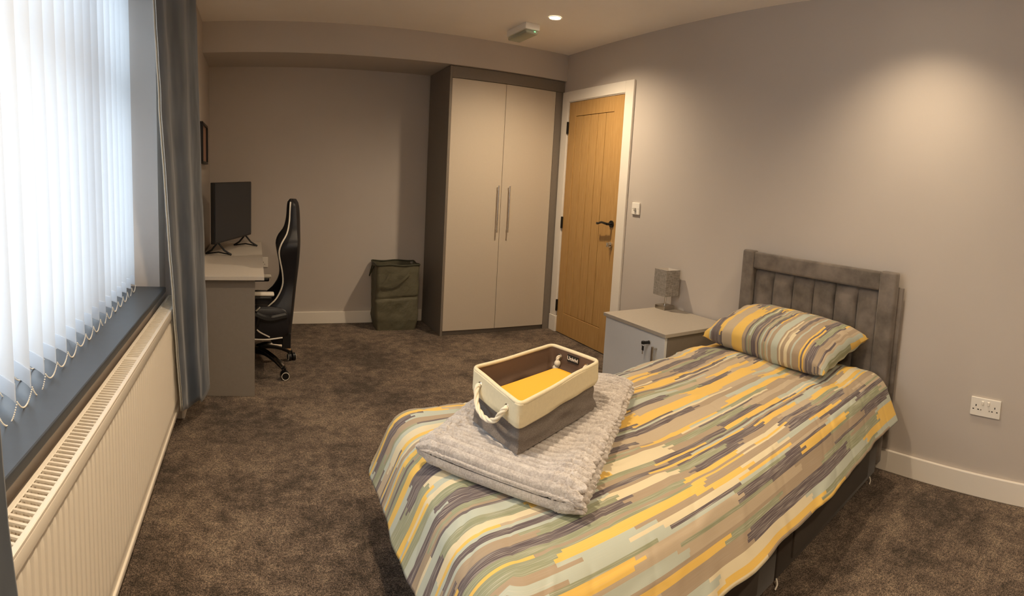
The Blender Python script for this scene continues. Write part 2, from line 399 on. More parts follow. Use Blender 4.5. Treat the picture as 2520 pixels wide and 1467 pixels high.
# door: oak planks in a white frame
DY0, DY1, DZ = 3.33, 4.094, 1.99
door = struct(empty('door_1', (XR, 3.71, 0))); dd = lambda x0, x1, y0, y1, z0, z1: (x0-XR, x1-XR, y0-3.71, y1-3.71, z0, z1)
XD = XR-.012
PY0, PY1, PZ0, PZ1 = 3.452, 3.988, .19, 1.872
for a in ((DY0, PY0), (PY1, DY1)): bxo('stile', dd(XD, XR-.001, a[0], a[1], .006, DZ), OAK, door, bev=.0025, seg=2)
bxo('rail', dd(XD, XR-.001, PY0, PY1, PZ1, DZ), OAK, door, bev=.0025, seg=2); bxo('rail', dd(XD, XR-.001, PY0, PY1, .006, PZ0), OAK, door, bev=.0025, seg=2)
np_ = 5; pw = (PY1-PY0)/np_
for k in range(np_): bxo('plank', dd(XD+.004, XR-.001, PY0+k*pw+.0018, PY0+(k+1)*pw-.0018, PZ0+.002, PZ1-.002), OAK, door, bev=.0045, seg=2)
for a in ((3.222, 3.322), (4.105, 4.205)):
    bm = bmesh.new(); box(bm, *dd(XR-.02, XR, a[0], a[1], 0, 2.086), bev=.004, seg=2); obj('architrave', bm, WHITE, door)
bm = bmesh.new(); box(bm, *dd(XR-.0195, XR, 3.322, 4.105, 2.0, 2.086), bev=.004, seg=2); obj('architrave', bm, WHITE, door)
bxo('plinth_block', dd(XR-.024, XR, 4.10, 4.207, 0, .14), WHITE, door, bev=.002)
bxo('leaf_core', dd(XR-.0015, XR-.0005, DY0+.001, DY1-.001, .004, DZ-.001), plain('groove_brown', '4A2E16', .7), door)
bxo('frame_stop', dd(XR-.012, XR, 3.322, DY0-.003, 0, 2.0), WHITE, door)
bxo('frame_stop', dd(XR-.012, XR, 3.322, 4.105, DZ+.005, 2.001), WHITE, door)
for z in (1.78, .97, .24):
    bm = bmesh.new(); box(bm, *dd(XR-.024, XR-.005, 4.088, 4.108, z-.05, z+.05), bev=.001); cyl(bm, (-.022, 4.098-3.71, z-.05), (-.022, 4.098-3.71, z+.05), .006, n=10); obj('hinge', bm, BLACKM, door)
bm = bmesh.new(); cyl(bm, (XD-XR-.009, 3.382-3.71, 1.02), (XD-XR, 3.382-3.71, 1.02), .027, n=24); cyl(bm, (XD-XR-.05, 3.382-3.71, 1.02), (XD-XR-.005, 3.382-3.71, 1.02), .010, n=12)
tube(bm, spline([(-.058, -.328, 1.02), (-.062, -.30, 1.024), (-.062, -.26, 1.027), (-.06, -.225, 1.018), (-.058, -.198, 1.012), (-.052, -.188, 1.018)], 5), .0085, 10, rf=lambda i, a: .0095-.0001*i)
obj('lever_handle', bm, BLACKM, door, True)
bm = bmesh.new(); cyl(bm, (XD-XR-.012, -.335, .862), (XD-XR, -.335, .862), .022, n=20); cyl(bm, (XD-XR-.03, -.335, .862), (XD-XR-.01, -.335, .862), .012, n=14); box(bm, XD-XR-.042, XD-XR-.028, -.339, -.331, .845, .88, bev=.002)
obj('thumb_turn', bm, CHROME, door, True)

# ================================================================== WARDROBE
wd = empty('wardrobe', (1.493, 4.209, 0)); tag(wd, 'tall dark taupe wardrobe with two cream doors beside the oak door', 'wardrobe')
w_ = lambda x0, x1, y0, y1, z0, z1: (x0-1.493, x1-1.493, y0-4.209, y1-4.209, z0, z1)
WX1 = XR-.003; WT = ZS-.004
bxo('side_panel', w_(1.493, 1.512, 4.205, YB-.017, 0, WT), TAUPE, wd, bev=.001)
bxo('side_panel', w_(2.462, WX1, 4.212, 4.232, 0, WT-.09), TAUPE, wd, bev=.001)
bxo('side_panel', w_(2.462, 2.48, 4.232, YB-.017, 0, WT-.09), TAUPE, wd, bev=.001)
bxo('fascia', w_(1.512, WX1, 4.207, 4.23, 2.088, WT), TAUPE, wd, bev=.001)
bxo('top_panel', w_(1.512, WX1, 4.23, YB-.002, 2.088, 2.106), TAUPE, wd)
bxo('back_panel', w_(1.512, 2.462, YB-.022, YB-.017, .05, 2.088), TAUPE, wd)
bxo('plinth', w_(1.512, 2.462, 4.235, 4.25, 0, .055), TAUPE, wd)
bxo('bottom_panel', w_(1.512, 2.462, 4.25, YB-.03, .04, .055), TAUPE, wd)
for a, b, hx in ((1.515, 1.9865, 1.948), (1.9895, 2.459, 2.05)):
    dr = bxo('door', w_(a, b, 4.211, 4.229, .04, 2.085), DOORCR, wd, bev=.0015)
    bm = bmesh.new(); hx -= 1.493
    cyl(bm, (hx, -.033, .868), (hx, -.033, 1.258), .006, n=12)
    for z in (.885, 1.241): cyl(bm, (hx, -.033, z), (hx, .003, z), .0045, n=10)
    obj('bar_handle', bm, CHROME, dr, True)

# ================================================================== DESK
XDK, YDK, ZDK = .05, 3.062, .722
desk = empty('desk', (XF, YDK, 0)); tag(desk, 'taupe desk with pale top standing against the window wall under the television', 'desk')
k_ = lambda x0, x1, y0, y1, z0, z1: (x0-XF, x1-XF, y0-YDK, y1-YDK, z0, z1)
bxo('desk_top', k_(XF+.017, XDK, YDK, YB-.017, ZDK-.022, ZDK), DESKT, desk, bev=.001)
bxo('end_panel', k_(XF+.02, -.002, YDK+.06, YDK+.08, 0, ZDK-.022), DESKE, desk, bev=.001)
bxo('end_panel', k_(XF+.02, -.002, YB-.06, YB-.04, 0, ZDK-.022), TAUPE, desk, bev=.001)
bxo('modesty_panel', k_(XF+.03, XF+.046, YDK+.08, YB-.06, .25, ZDK-.022), TAUPE, desk)

# television
tv = empty('television', (-.17, 4.18, ZDK)); tag(tv, 'black flat television on two splayed feet standing on the desk', 'television')
ta = math.atan2(4.55-3.85, -.046+.30)
TM = Matrix.Rotation(ta, 4, 'Z')     # local x along the screen (near -> far), local -y faces the room
bxo('bezel', (-.365, .365, -.012, .018, .085, .515), BLACKP, tv, bev=.004, seg=2, mat=TM)
bxo('screen', (-.357, .357, -.0145, -.0115, .098, .508), SCREEN, tv, mat=TM)
bxo('rear_housing', (-.26, .26, .018, .05, .10, .36), BLACKP, tv, bev=.01, seg=2, mat=TM)
for s in (-.27, .27):
    bm = bmesh.new(); tube(bm, [TM @ Vector(p) for p in ((s, -.10, .006), (s-.01, -.05, .035), (s, 0, .085))], .007, 8); tube(bm, [TM @ Vector(p) for p in ((s, .10, .006), (s-.01, .05, .035), (s, .01, .085))], .007, 8)
    tube(bm, [TM @ Vector(p) for p in ((s+.012, -.095, .005), (s+.0, .0, .02), (s+.012, .095, .005))], .005, 8); obj('foot', bm, BLACKP, tv, True)
tv.location = (-.17, 4.17, ZDK)

# picture on the window wall
pic = empty('picture_frame', (XF, 4.09, 1.37)); tag(pic, 'small dark framed picture on the wall above the television', 'picture')
bm = bmesh.new()
for a in ((-.2, .2, 0, .018), (-.2, .2, .272, .29)): box(bm, .002, .026, a[0], a[1], a[2], a[3], bev=.002)
for a in ((-.2, -.182), (.182, .2)): box(bm, .002, .026, a[0], a[1], .018, .272, bev=.002)
obj('frame', bm, BLACKP, pic)
bxo('mount', (.003, .012, -.182, .182, .018, .272), plain('rose_card', 'B08C78', .8), pic)

# socket on back wall behind the desk edge
def plate(name, y0, y1, z0, z1, parent, x=XR, t=.009):
    return bxo(name, (-t, 0, y0, y1, z0, z1), PLAST, parent, bev=.002, seg=2)
sk = empty('wall_socket', (.035, YB, .545)); tag(sk, 'white wall socket low on the back wall beside the desk edge', 'socket')
bxo('face_plate', (-.073, .073, -.010, 0, -.043, .043), PLAST, sk, bev=.002, seg=2)
for s in (-.035, .035):
    bxo('rocker_switch', (s-.02-.008 if s < 0 else s-.02, s-.008 if s < 0 else s, -.014, -.009, .014, .03), PLAST, sk, bev=.001)
    bm = bmesh.new()
    for dx, dz, a, b in ((0, .0, .004, .008), (-.011, -.018, .007, .004), (.011, -.018, .007, .004)): box(bm, s+dx-a/2, s+dx+a/2, -.0108, -.009, dz-b/2, dz+b/2)
    obj('pin_holes', bm, DARKH, sk)

# ================================================================== GAMING CHAIR
CH = Vector((-.03, 3.62, 0))
chair = empty('gaming_chair', CH); tag(chair, 'black gaming chair with white piping facing the desk', 'chair')
XRr = [(.22, .262), (.35, .272), (.55, .292), (.75, .312), (.95, .318), (1.06, .315), (1.11, .308), (1.135, .295)]
XFr = [(.22, .14), (.35, .09), (.45, .085), (.52, .155), (.60, .195), (.68, .195), (.76, .18), (.82, .172), (.87, .185), (.93, .222), (1.0, .238), (1.08, .243), (1.12, .248), (1.135, .258)]
HWr = [(.22, .20), (.40, .26), (.60, .225), (.75, .25), (.87, .275), (.95, .20), (1.03, .165), (1.09, .15), (1.12, .12), (1.135, .05)]
bm = bmesh.new()
def shell(u, v):
    z = .22+(1.135-.22)*v; a = 2*PI*u; w = interp(HWr, z); xr = interp(XRr, z); xf = interp(XFr, z); cy = math.cos(a); sy = math.sin(a)
    y = w*(abs(cy)**.75)*(1 if cy > 0 else -1)
    if sy >= 0: x = xr - .03*abs(cy)**3
    else:
        t = abs(y)/w; mid = max(xf, min(xr-.045, xf+.10)); wing = max(0, min(1, (t-.45)/.35)); x = mid+(xf-mid)*wing*wing*(3-2*wing)
        if t > .93: x = xf+(xr-xf)*.35*(t-.93)/.07
        x = max(min(x, xr-.02), xf)
    return Vector((x, y, z))
grid(bm, 64, 44, shell, wrapu=True)
bmesh.ops.holes_fill(bm, edges=[e for e in bm.edges if e.is_boundary], sides=0)
obj('backrest', bm, LEATH, chair, True)
for s in (-1, 1):
    bm = bmesh.new(); pts = []
    for k in range(46):
        z = .26+(1.118-.26)*k/45; pts.append((interp(XFr, z)+.004, s*interp(HWr, z)*.955, z))
    tube(bm, pts, .0048, 8); obj('piping', bm, PIPE, chair, True)
bm = bmesh.new()
def cush(cx, cy, cz, lx, ly, lz):
    def f(u, v):
        a = 2*PI*u; b = -PI/2+PI*v; e = .35
        sg = lambda c, p: math.copysign(abs(c)**p, c)
        return Vector((cx+lx*sg(math.cos(b), e)*sg(math.cos(a), e), cy+ly*sg(math.cos(b), e)*sg(math.sin(a), e), cz+lz*sg(math.sin(b), .6)))
    return f
grid(bm, 40, 14, cush(.0, 0, .37, .25, .2, .07), wrapu=True); obj('seat_cushion', bm, LEATH, chair, True)
for s in (-1, 1):
    bm = bmesh.new(); grid(bm, 30, 12, cush(.0, s*.22, .375, .245, .055, .105), wrapu=True); o = obj('seat_bolster', bm, LEATH, chair, True)
    bm = bmesh.new(); tube(bm, spline([(-.24, s*.272, .33), (-.1, s*.276, .29), (.08, s*.276, .275), (.2, s*.27, .285)], 8), .0045, 8); tube(bm, spline([(.06, s*.276, .48), (.02, s*.277, .43), (.04, s*.277, .34), (.12, s*.276, .29)], 8), .0045, 8); obj('piping', bm, PIPE, o, True)
for s in (-1, 1):
    bm = bmesh.new(); box(bm, -.17, .13, s*.30-.035, s*.30+.035, .535, .56, bev=.01, seg=3); tube(bm, spline([(-.1, s*.30, .54), (-.02, s*.30, .47), (.1, s*.29, .41), (.22, s*.26, .42)], 6), .022, 8); tube(bm, spline([(.05, s*.30, .43), (.03, s*.29, .36), (0, s*.26, .30)], 5), .018, 8)
    ar = obj('armrest', bm, BLACKP, chair, True)
    bm = bmesh.new(); box(bm, -.165, .145, s*.30-.033, s*.30+.033, .559, .577, bev=.008, seg=3); obj('arm_pad', bm, PIPE, ar, True)
bm = bmesh.new(); box(bm, -.12, .15, -.12, .12, .25, .30, bev=.01); cyl(bm, (.16, 0, .26), (.24, 0, .3), .02, n=10); box(bm, .2, .255, -.225, -.20, .2, .3, bev=.004); box(bm, .2, .255, .20, .225, .2, .3, bev=.004); obj('mechanism', bm, BLACKP, chair)
bm = bmesh.new(); cyl(bm, (0, 0, .1), (0, 0, .25), .025, n=16); cyl(bm, (0, 0, .07), (0, 0, .16), .038, n=16); obj('gas_lift', bm, BLACKP, chair, True)
for k in range(5):
    a = -.80+k*2*PI/5; R = Matrix.Rotation(a, 4, 'Z')
    pts = spline([(.03, 0, .125), (.12, 0, .135), (.22, 0, .11), (.30, 0, .07)], 5)
    bm = bmesh.new(); tube(bm, [R @ p for p in pts], .018, 8, rf=lambda i, an: .024-.0006*i)
    lg = obj('base_leg', bm, BLACKP, chair, True)
    bm = bmesh.new(); tube(bm, [R @ (p+Vector((0, 0, .0125-.0004*i))) for i, p in enumerate(pts[1:])], .0165, 8); obj('chrome_cap', bm, CHROME, lg, True)
    bm = bmesh.new(); c = R @ Vector((.315, 0, .028)); ax = (Matrix.Rotation(a+.9+.5*k, 4, 'Z') @ Vector((0, 1, 0)))
    cyl(bm, c-ax*.026, c-ax*.006, .028, n=18); cyl(bm, c+ax*.006, c+ax*.026, .028, n=18); cyl(bm, c, c+Vector((0, 0, .045)), .008, n=8)
    cs = obj('caster', bm, BLACKP, lg, True)
    for q_ in (-.0265, .0265):
        bm = bmesh.new(); tube(bm, [c+ax*q_+(ax.orthogonal().normalized()*math.cos(t)+ax.cross(ax.orthogonal().normalized())*math.sin(t))*.024 for t in [2*PI*k_i/18 for k_i in range(18)]], .0022, 5, closed=True); obj('caster_rim', bm, PIPE, lg, True)
# laundry basket
LC = Vector((1.19, 4.57, 0)); lb = empty('laundry_basket', LC); tag(lb, 'olive green collapsible fabric laundry basket beside the wardrobe', 'laundry basket')
lb.rotation_euler = (0, 0, -.04)
LW, LD, LH = .185, .14, .56
def rr(u, w, dp, r):
    # rounded rectangle perimeter point, u in 0..1
    per = [(w, -dp), (w, dp), (-w, dp), (-w, -dp)]; s = u*4; i = int(s) % 4; f = s-int(s)
    a = Vector(per[i]); b = Vector(per[(i+1) % 4]); p = a.lerp(b, f); e = min(f, 1-f)*(b-a).length
    if e < r:
        q = (1-e/r)**2*r*.29; p = p - Vector((math.copysign(q, p.x), math.copysign(q, p.y)))
    return p
bm = bmesh.new()
def lf(u, v):
    p = rr(u, LW, LD, .03); z = LH*v; k = 1.
    k += .06*nz(p.x*9, p.y*9+3, z*7)*(1-.7*v)+.02*nz(p.x*22, p.y*22, z*18)
    if v < .16: k *= .90+.1*(v/.16)
    sag = .009*math.exp(-((v-.50-.1*p.x)/.02)**2) if p.y < 0 else 0
    crease = .012*math.exp(-(((p.x+.08)*1.0-(z-.42)*1.6)/.02)**2)*(1 if .38 < z < .55 and p.y < 0 else 0)
    return Vector((p.x*k, p.y*k+sag, z))
grid(bm, 120, 60, lf, wrapu=True)
bmesh.ops.holes_fill(bm, edges=[e for e in bm.edges if e.is_boundary and e.verts[0].co.z < .01], sides=0)
o = obj('fabric_body', bm, OLIVE, lb, True)
md = o.modifiers.new('s', 'SOLIDIFY'); md.thickness = .003
bm = bmesh.new(); grid(bm, 120, 12, lambda u, v: lf(u, .55+.45*v)*.985+Vector((0, 0, .008)), wrapu=True, flip=True); obj('inner_lining', bm, GREYIN, lb, True)
bm = bmesh.new(); tube(bm, [(lf(u/80, 1.).x, lf(u/80, 1.).y, LH-.0+.004*math.sin(u*.5)) for u in range(80)], .007, 8, closed=True); obj('rim', bm, OLIVEB, lb, True)
def ribbon(pts, w):
    bm = bmesh.new(); P = spline(pts, 6); rows = []
    for i, p in enumerate(P):
        a = P[max(0, i-1)]; b = P[min(len(P)-1, i+1)]; d_ = (b-a).normalized(); n_2 = Vector((d_.z, 0, -d_.x)).normalized()*w/2
        rows.append([bm.verts.new(p+n_2), bm.verts.new(p-n_2), bm.verts.new(p-n_2+Vector((0, .004, 0))), bm.verts.new(p+n_2+Vector((0, .004, 0)))])
    for A, B_ in zip(rows, rows[1:]):
        for k in range(4): bm.faces.new((A[k], A[(k+1) % 4], B_[(k+1) % 4], B_[k]))
    bm.faces.new(rows[0]); bm.faces.new(rows[-1][::-1]); return bm
obj('front_strap', ribbon([(-.155, -.158, .37), (-.11, -.166, .43), (-.075, -.158, .49)], .018), OLIVE, lb, True)
bm = ribbon([(-.165, -.156, .385), (-.08, -.164, .395), (.02, -.170, .43), (.09, -.158, .49)], .018)
obj('front_strap', bm, OLIVE, lb, True)
bm = bmesh.new(); tube(bm, spline([(-.188, -.04, .54), (-.215, 0, .47), (-.215, .03, .45), (-.19, .06, .53)], 6), .006, 6); obj('side_handle', bm, OLIVEB, lb, True)

# ================================================================== BED (laid very slightly askew, foot towards the window)
HXh, HXf = 2.42, .52
yn = lambda x: 1.058-.098*(2.46-x)       # near edge
yf = lambda x: yn(x)+.945
def skew(bm):   # box modelled with y measured from the near edge
    for v in bm.verts: v.co.y += yn(v.co.x)
    return bm
bed = empty('divan_bed', (0, 0, 0)); tag(bed, 'single divan bed with dark base and padded grey velvet headboard', 'bed')
for a, b in ((.54, 1.497), (1.503, 2.445)):
    bm = bmesh.new(); box(bm, a, b, .0, .945, .022, .27, bev=.008, seg=2); o = obj('divan_section', skew(bm), DIVAN, bed, True)
    bm = bmesh.new(); box(bm, a+.10, b-.12, -.006, .004, .05, .24, bev=.003); obj('drawer_front', skew(bm), DIVAN, o)
    for x in (a+.08, b-.08):
        for yy in (.06, .88): bm = bmesh.new(); cyl(bm, (x, yy, 0), (x, yy, .024), .025, n=14); obj('glide', skew(bm), BLACKP, o)
for x in (2.36, 1.50):
    bm = bmesh.new(); tube(bm, spline([(x, -.004, .035), (x-.004, -.012, .02), (x-.016, -.012, .008)], 4), .003, 6); obj('zip_pull', skew(bm), PIPE, bed, True)
# headboard
bm = bmesh.new(); box(bm, 2.505, 2.528, 1.035, 2.035, .12, .93, bev=.006, seg=2); obj('headboard_back', bm, VELVET, bed, True)
for a, b in ((1.055, 1.145), (1.935, 2.015)):
    bm = bmesh.new(); box(bm, 2.45, 2.505, a, b, .05, 1.005, bev=.014, seg=4); obj('headboard_post', bm, VELVET, bed, True)
bm = bmesh.new(); box(bm, 2.457, 2.505, 1.143, 1.937, .905, .998, bev=.012, seg=4); obj('headboard_rail', bm, VELVET, bed, True)
cw = (1.937-1.143)/6
for k in range(6):
    bm = bmesh.new(); y0 = 1.143+k*cw
    def ch(u, v, y0=y0):
        b = (1-abs(2*u-1)**3.2)**.5 if 0 < u < 1 else 0; c = (1-abs(2*v-1)**14)**.5 if 0 < v < 1 else 0
        return Vector((2.500-.030*b*c, y0+cw*u, .30+.607*v))
    grid(bm, 15, 24, ch, flip=True); o = obj('headboard_channel', bm, VELVET, bed, True)
# mattress
mt = bmesh.new(); box(mt, .53, 2.44, .0, .945, .27, .455, bev=.03, seg=4)
tag(obj('mattress', skew(mt), MATT, None, True), 'dark mattress on the divan base under the striped duvet', 'mattress')

# duvet ---------------------------------------------------------------
RA, AN, DM = .12, 1.05, .285
ix0, iw0, iw1 = .57, .075, .87          # inner flat rectangle: foot x, near and far offsets
def duvet(u, v):
    # u along the bed from foot hem to head, v across from near hem to far hem
    a = -DM+(2.40-ix0+DM)*u; bw = iw1-iw0; b = -DM+(bw+2*DM)*v
    da = min(0., a); db = b if b < 0 else (b-bw if b > bw else 0.)
    dm = max(abs(da), abs(db)); ln = math.hypot(da, db)
    ca = max(0., a); cb = min(max(b, 0.), bw); x = ix0+ca; yy = iw0+cb
    top = .487+.035*max(0, min(1, (x-1.2)/1.1))
    if b > bw*.5 and x < 1.9: top -= .012*max(0, (b-bw*.5)/bw)
    hem = dm
    if dm > 0:
        th = min(dm/RA, AN); out = RA*math.sin(th); dr = RA*(1-math.cos(th)); ex = max(0, dm-RA*AN)
        side = 1 if db < 0 else 0
        fl = AN + (0.12 if (da < 0 and abs(da) >= abs(db)) else 0)
        wv = nz(x*4.3+yy*4.1, 2.2+a*1.3, 5)*.05+nz(x*9+yy*9, 7.1, 1)*.025
        out += ex*(math.cos(fl)+wv*1.6*(ex/.16)); dr += ex*math.sin(fl)*(1+.5*wv)
        dx, dy = da/ln, db/ln
    else: out = dr = dx = dy = 0.
    X = x+dx*out - .05*(1-v)*max(0., 1-ca/.5); Y = yn(x)+yy+dy*out; Z = top-dr
    hd = max(0, min(1, (x-1.55)/.6))
    bump = .011*nz(X*2.2, Y*3.0, 1.3)+.008*nz(X*5+Y*2, Y*6, 4.7)+.002*nz(X*11, Y*12, 2.2)
    bump += hd*(.017*nz(X*6+Y*1.5, Y*2.4, 9.1))
    # long soft creases on the near half
    cr = abs(nz(X*3.0+Y*1.5, Y*7.0-X*2.0, 12.3)); bump += .003*math.exp(-(cr/.06)**2)*(1 if 1 else 0)
    cr2 = abs(nz(X*7.0-Y*5, Y*4.0, 22.3)); bump -= .002*math.exp(-(cr2/.05)**2)
    Z += bump*(1 if dm < .1 else .6)
    if dm > 0: X += dx*bump*.8; Y += dy*bump*.8
    # press under the pillow end
    return Vector((X, Y, Z))
bm = bmesh.new()
grid(bm, 300, 190, duvet, uvf=lambda u, v: (-DM+(2.40-ix0+DM)*u, -DM+(iw1-iw0+2*DM)*v))
dv = obj('duvet', bm, [STRIPE, UNDER], None, True); tag(dv, 'duvet in yellow, taupe and cream staggered stripes spread over the bed', 'duvet')
m = dv.modifiers.new('thick', 'SOLIDIFY'); m.thickness = .010; m.offset = -1; m.material_offset = 1; m.material_offset_rim = 0

# pillow --------------------------------------------------------------
def pillow():
    bm = bmesh.new(); Lh, Wh, Th = .385, .20, .115
    def f(sgn):
        def g(u, v):
            s, t = 2*u-1, 2*v-1
            e = max(0., (1-abs(s)**2.6))*max(0., (1-abs(t)**2.6)); h = e**.36
            pin = 1-.07*(1-abs(s)**2)*abs(t)**4; pin2 = 1-.06*(1-abs(t)**2)*abs(s)**4
            z = sgn*Th*h*(1.0 if sgn > 0 else .55)
            if e > .0: z += sgn*.006*nz(s*3, t*3, 5+sgn)*min(1, h*2)+.004*nz(s*9, t*7, 3)*min(1, h*2)
            fr = max(0, abs(s)-.7)/.3; z += .006*math.sin(t*14+s*3)*fr*min(1, h*3)
            return Vector((t*Wh*pin, s*Lh*pin2, z))
        return g
    uvf = lambda u, v: (3.3+2*v*Wh, 5.1+2*u*Lh)
    grid(bm, 70, 46, f(1), uvf=uvf, flip=True); grid(bm, 70, 46, f(-1), uvf=uvf)
    bmesh.ops.remove_doubles(bm, verts=bm.verts, dist=.0008)
    return bm
p = obj('pillow', pillow(), STRIPE, None, True)
p.rotation_euler = (0, -.28, -.05); p.location = (2.285, 1.565, .607)
tag(p, 'plump pillow in matching stripes leaning on the grey headboard', 'pillow')

# throw ---------------------------------------------------------------
TQ = [Vector((.72, 1.02)), Vector((.455, 1.40)), Vector((1.05, 1.93)), Vector((1.335, 1.60))]   # B, A, far, C
def duv_z(x, y):
    return .497+.02*max(0, min(1, (x-1.2)/1.1))
bm = bmesh.new()
ubx = (TQ[1]-TQ[0]); uby = (TQ[3]-TQ[0])
TT = .088; RC = .045; PIT = .0285
LT = (TQ[3]-TQ[0]).length
bctr = Vector((.83, 1.42))
def throwf(u, v):
    arc = v*(LT-2*RC+PI*RC)                       # length measured over the rounded front and back folds
    if arc < PI/2*RC: t = arc/RC; along = RC*(1-math.cos(t)); hh = math.sin(t)
    elif arc > LT-2*RC+PI/2*RC: t = (LT-2*RC+PI*RC-arc)/RC; along = LT-RC*(1-math.cos(t)); hh = math.sin(t)
    else: along = RC+arc-PI/2*RC; hh = 1.
    vv = along/LT; a = 2*PI*u; c, s_ = math.cos(a), math.sin(a)
    X = math.copysign(abs(c)**.13, c); Zp = math.copysign(abs(s_)**.55, s_)
    A = TQ[0].lerp(TQ[3], vv); Bq_ = TQ[1].lerp(TQ[2], vv); dirn = (Bq_-A).normalized(); xx = .5+.5*X*(1-.13*(1-hh)**2)
    P = A.lerp(Bq_, xx)
    wob = .25*nz(P.x*4, P.y*4, 8.8)
    ph = (arc/PIT+wob*min(1., arc/.1)+.5) % 1.0; rib = min(1., min(ph, 1-ph)/.30)**.7
    zz = Zp*hh; fz = .004*nz(P.x*45, P.y*45, zz*2)+.0035*nz(P.x*110, P.y*110, zz*5)+.0022*nz(P.x*210, P.y*210, zz*9)
    side = max(0., (abs(X)-.93)/.07)
    lay = abs(math.sin(1.5*PI*(Zp+1)))**.5 if X < 0 else abs(math.sin(PI*.5*(Zp+1)))
    out = side*(.028*rib*(.3+.7*lay)+.014*lay-.016)
    bob = 1+.3*nz(arc*20, Zp*2.5, 3)
    P2 = P + dirn*(1 if X > 0 else -1)*out*bob
    Z = .487+TT/2+(TT/2)*Zp*(hh if Zp > 0 else hh**.45)
    if hh < 1 and Zp > 0: P2 = P2 - (TQ[3]-TQ[0]).normalized()*(.008*rib*hh*(1-hh)*2*(1 if arc < 1*PI/2*RC else -1))
    if Zp > 0:
        Z += hh*(.019*rib-.013)*(1-side) + hh*.010*nz(P.x*5+1, P.y*5, 7.7)
        q = Vector((P2.x, P2.y))-bctr; lx_ = q.x*.86+q.y*.5; ly_ = -q.x*.5+q.y*.86
        ins = max(abs(lx_)/.25, abs(ly_)/.17); Z -= .014*max(0., min(1., (1.25-ins)/.35))
        # soft valley running from the basket corner to the front fold
        Z -= .012*math.exp(-((P2.x-.64-.25*(P2.y-1.2))/.035)**2)*max(0, min(1, (1.3-P2.y)/.15))*hh
    Z += fz*(.2+.8*min(1., max(0., (zz+.9)/.6)))
    P2 = P2 + Vector((fz, -fz))*.6
    return Vector((P2.x, P2.y, max(Z, .480)))
bm = bmesh.new(); grid(bm, 330, 560, throwf, wrapu=True)
bmesh.ops.holes_fill(bm, edges=[e for e in bm.edges if e.is_boundary], sides=0)
th = obj('throw_blanket', bm, FUR, None, True); tag(th, 'folded grey ribbed fleece throw lying across the foot of the bed', 'blanket')

# fabric basket -------------------------------------------------------
ZB0, ZB1 = .572, .715
bkc = Vector((.88, 1.50, ZB0)); bk = empty('fabric_basket', bkc); tag(bk, 'cream and grey canvas storage basket with rope handles on the throw', 'basket')
Bq = [Vector((.663, 1.225)), Vector((1.048, 1.408)), Vector((1.01, 1.615)), Vector((.632, 1.465))]      # bottom near, right, far, left
Tq = [Vector((.655, 1.208)), Vector((1.062, 1.433)), Vector((1.012, 1.655)), Vector((.650, 1.512))]      # rim
def per(Q, u, r):
    s = (u % 1)*4; i = int(s) % 4; f_ = s-int(s); a, b = Q[i], Q[(i+1) % 4]; e = (b-a).length; p = a.lerp(b, f_)
    # rounded corners: quadratic blend near each corner
    dd_ = f_*e
    if dd_ < r:
        pr = Q[(i-1) % 4]; A = a+(pr-a).normalized()*r; B_ = a+(b-a).normalized()*r; t = .5+.5*dd_/r; return (1-t)**2*A+2*t*(1-t)*a+t*t*B_
    if e-dd_ < r:
        nx_ = Q[(i+2) % 4]; A = b+(a-b).normalized()*r; B_ = b+(nx_-b).normalized()*r; t = .5-.5*(e-dd_)/r; return (1-t)**2*A+2*t*(1-t)*b+t*t*B_
    return p
NU = 160
SPL = .55          # canvas below, cream band above
def bwall(u, v, ins=0.):
    b = per(Bq, u, .008); t = per(Tq, u, .026); p = b.lerp(t, v**.8); c = Vector((.85, 1.44)); d_ = (p-c).normalized()
    k = nz(p.x*9, p.y*9, v*5)*.020*math.sin(PI*v/.62) if v < .62 else 0
    if v < .62: k -= .010*math.sin(PI*v/.62)
    z = ZB0+(ZB1-ZB0)*v + .004*nz(p.x*6, p.y*6, 2)*v
    p = p+d_*(k-ins); return Vector((p.x, p.y, z))-bkc
bm = bmesh.new(); grid(bm, NU, 30, lambda u, v: bwall(u, v*SPL), wrapu=True); bmesh.ops.holes_fill(bm, edges=[e for e in bm.edges if e.is_boundary and max(q.co.z for q in e.verts) < .01], sides=0)
o = obj('canvas_body', bm, CANVAS, bk, True)
bm = bmesh.new(); grid(bm, NU, 20, lambda u, v: bwall(u, SPL-.02+(1.02-SPL)*v, -.003), wrapu=True); o = obj('cream_band', bm, CREAM, bk, True); mm = o.modifiers.new('s', 'SOLIDIFY'); mm.thickness = .003; mm.offset = 1
bm = bmesh.new(); grid(bm, NU, 24, lambda u, v: bwall(u, .03+.96*v, .006), wrapu=True, flip=True); bmesh.ops.holes_fill(bm, edges=[e for e in bm.edges if e.is_boundary and max(q.co.z for q in e.verts) < .01], sides=0); obj('inner_lining', bm, LINING, bk, True)
bm = bmesh.new(); tube(bm, [bwall(k/NU, 1., .001)+Vector((0, 0, .001)) for k in range(NU)], .0065, 10, closed=True); obj('rim_binding', bm, CREAM, bk, True)
def ropetube(bm, pts, r):
    P = [Vector(p) for p in pts]; N = len(P); nx = None; S = [[], [], []]
    for i, p in enumerate(P):
        d_ = (P[min(N-1, i+1)]-P[max(0, i-1)]).normalized()
        nx = d_.orthogonal().normalized() if nx is None else (nx-d_*nx.dot(d_)).normalized()
        ny = d_.cross(nx)
        for k in range(3):
            an = 2*PI*k/3+i*.30; S[k].append(p+(nx*math.cos(an)+ny*math.sin(an))*r*.52)
    for q in S: tube(bm, q, r*.56, 8)
def onwall(a, b, f_, v, ins): return None
def wallpt(side, f_, v, ins): return bwall((side+f_)/4, v, ins)
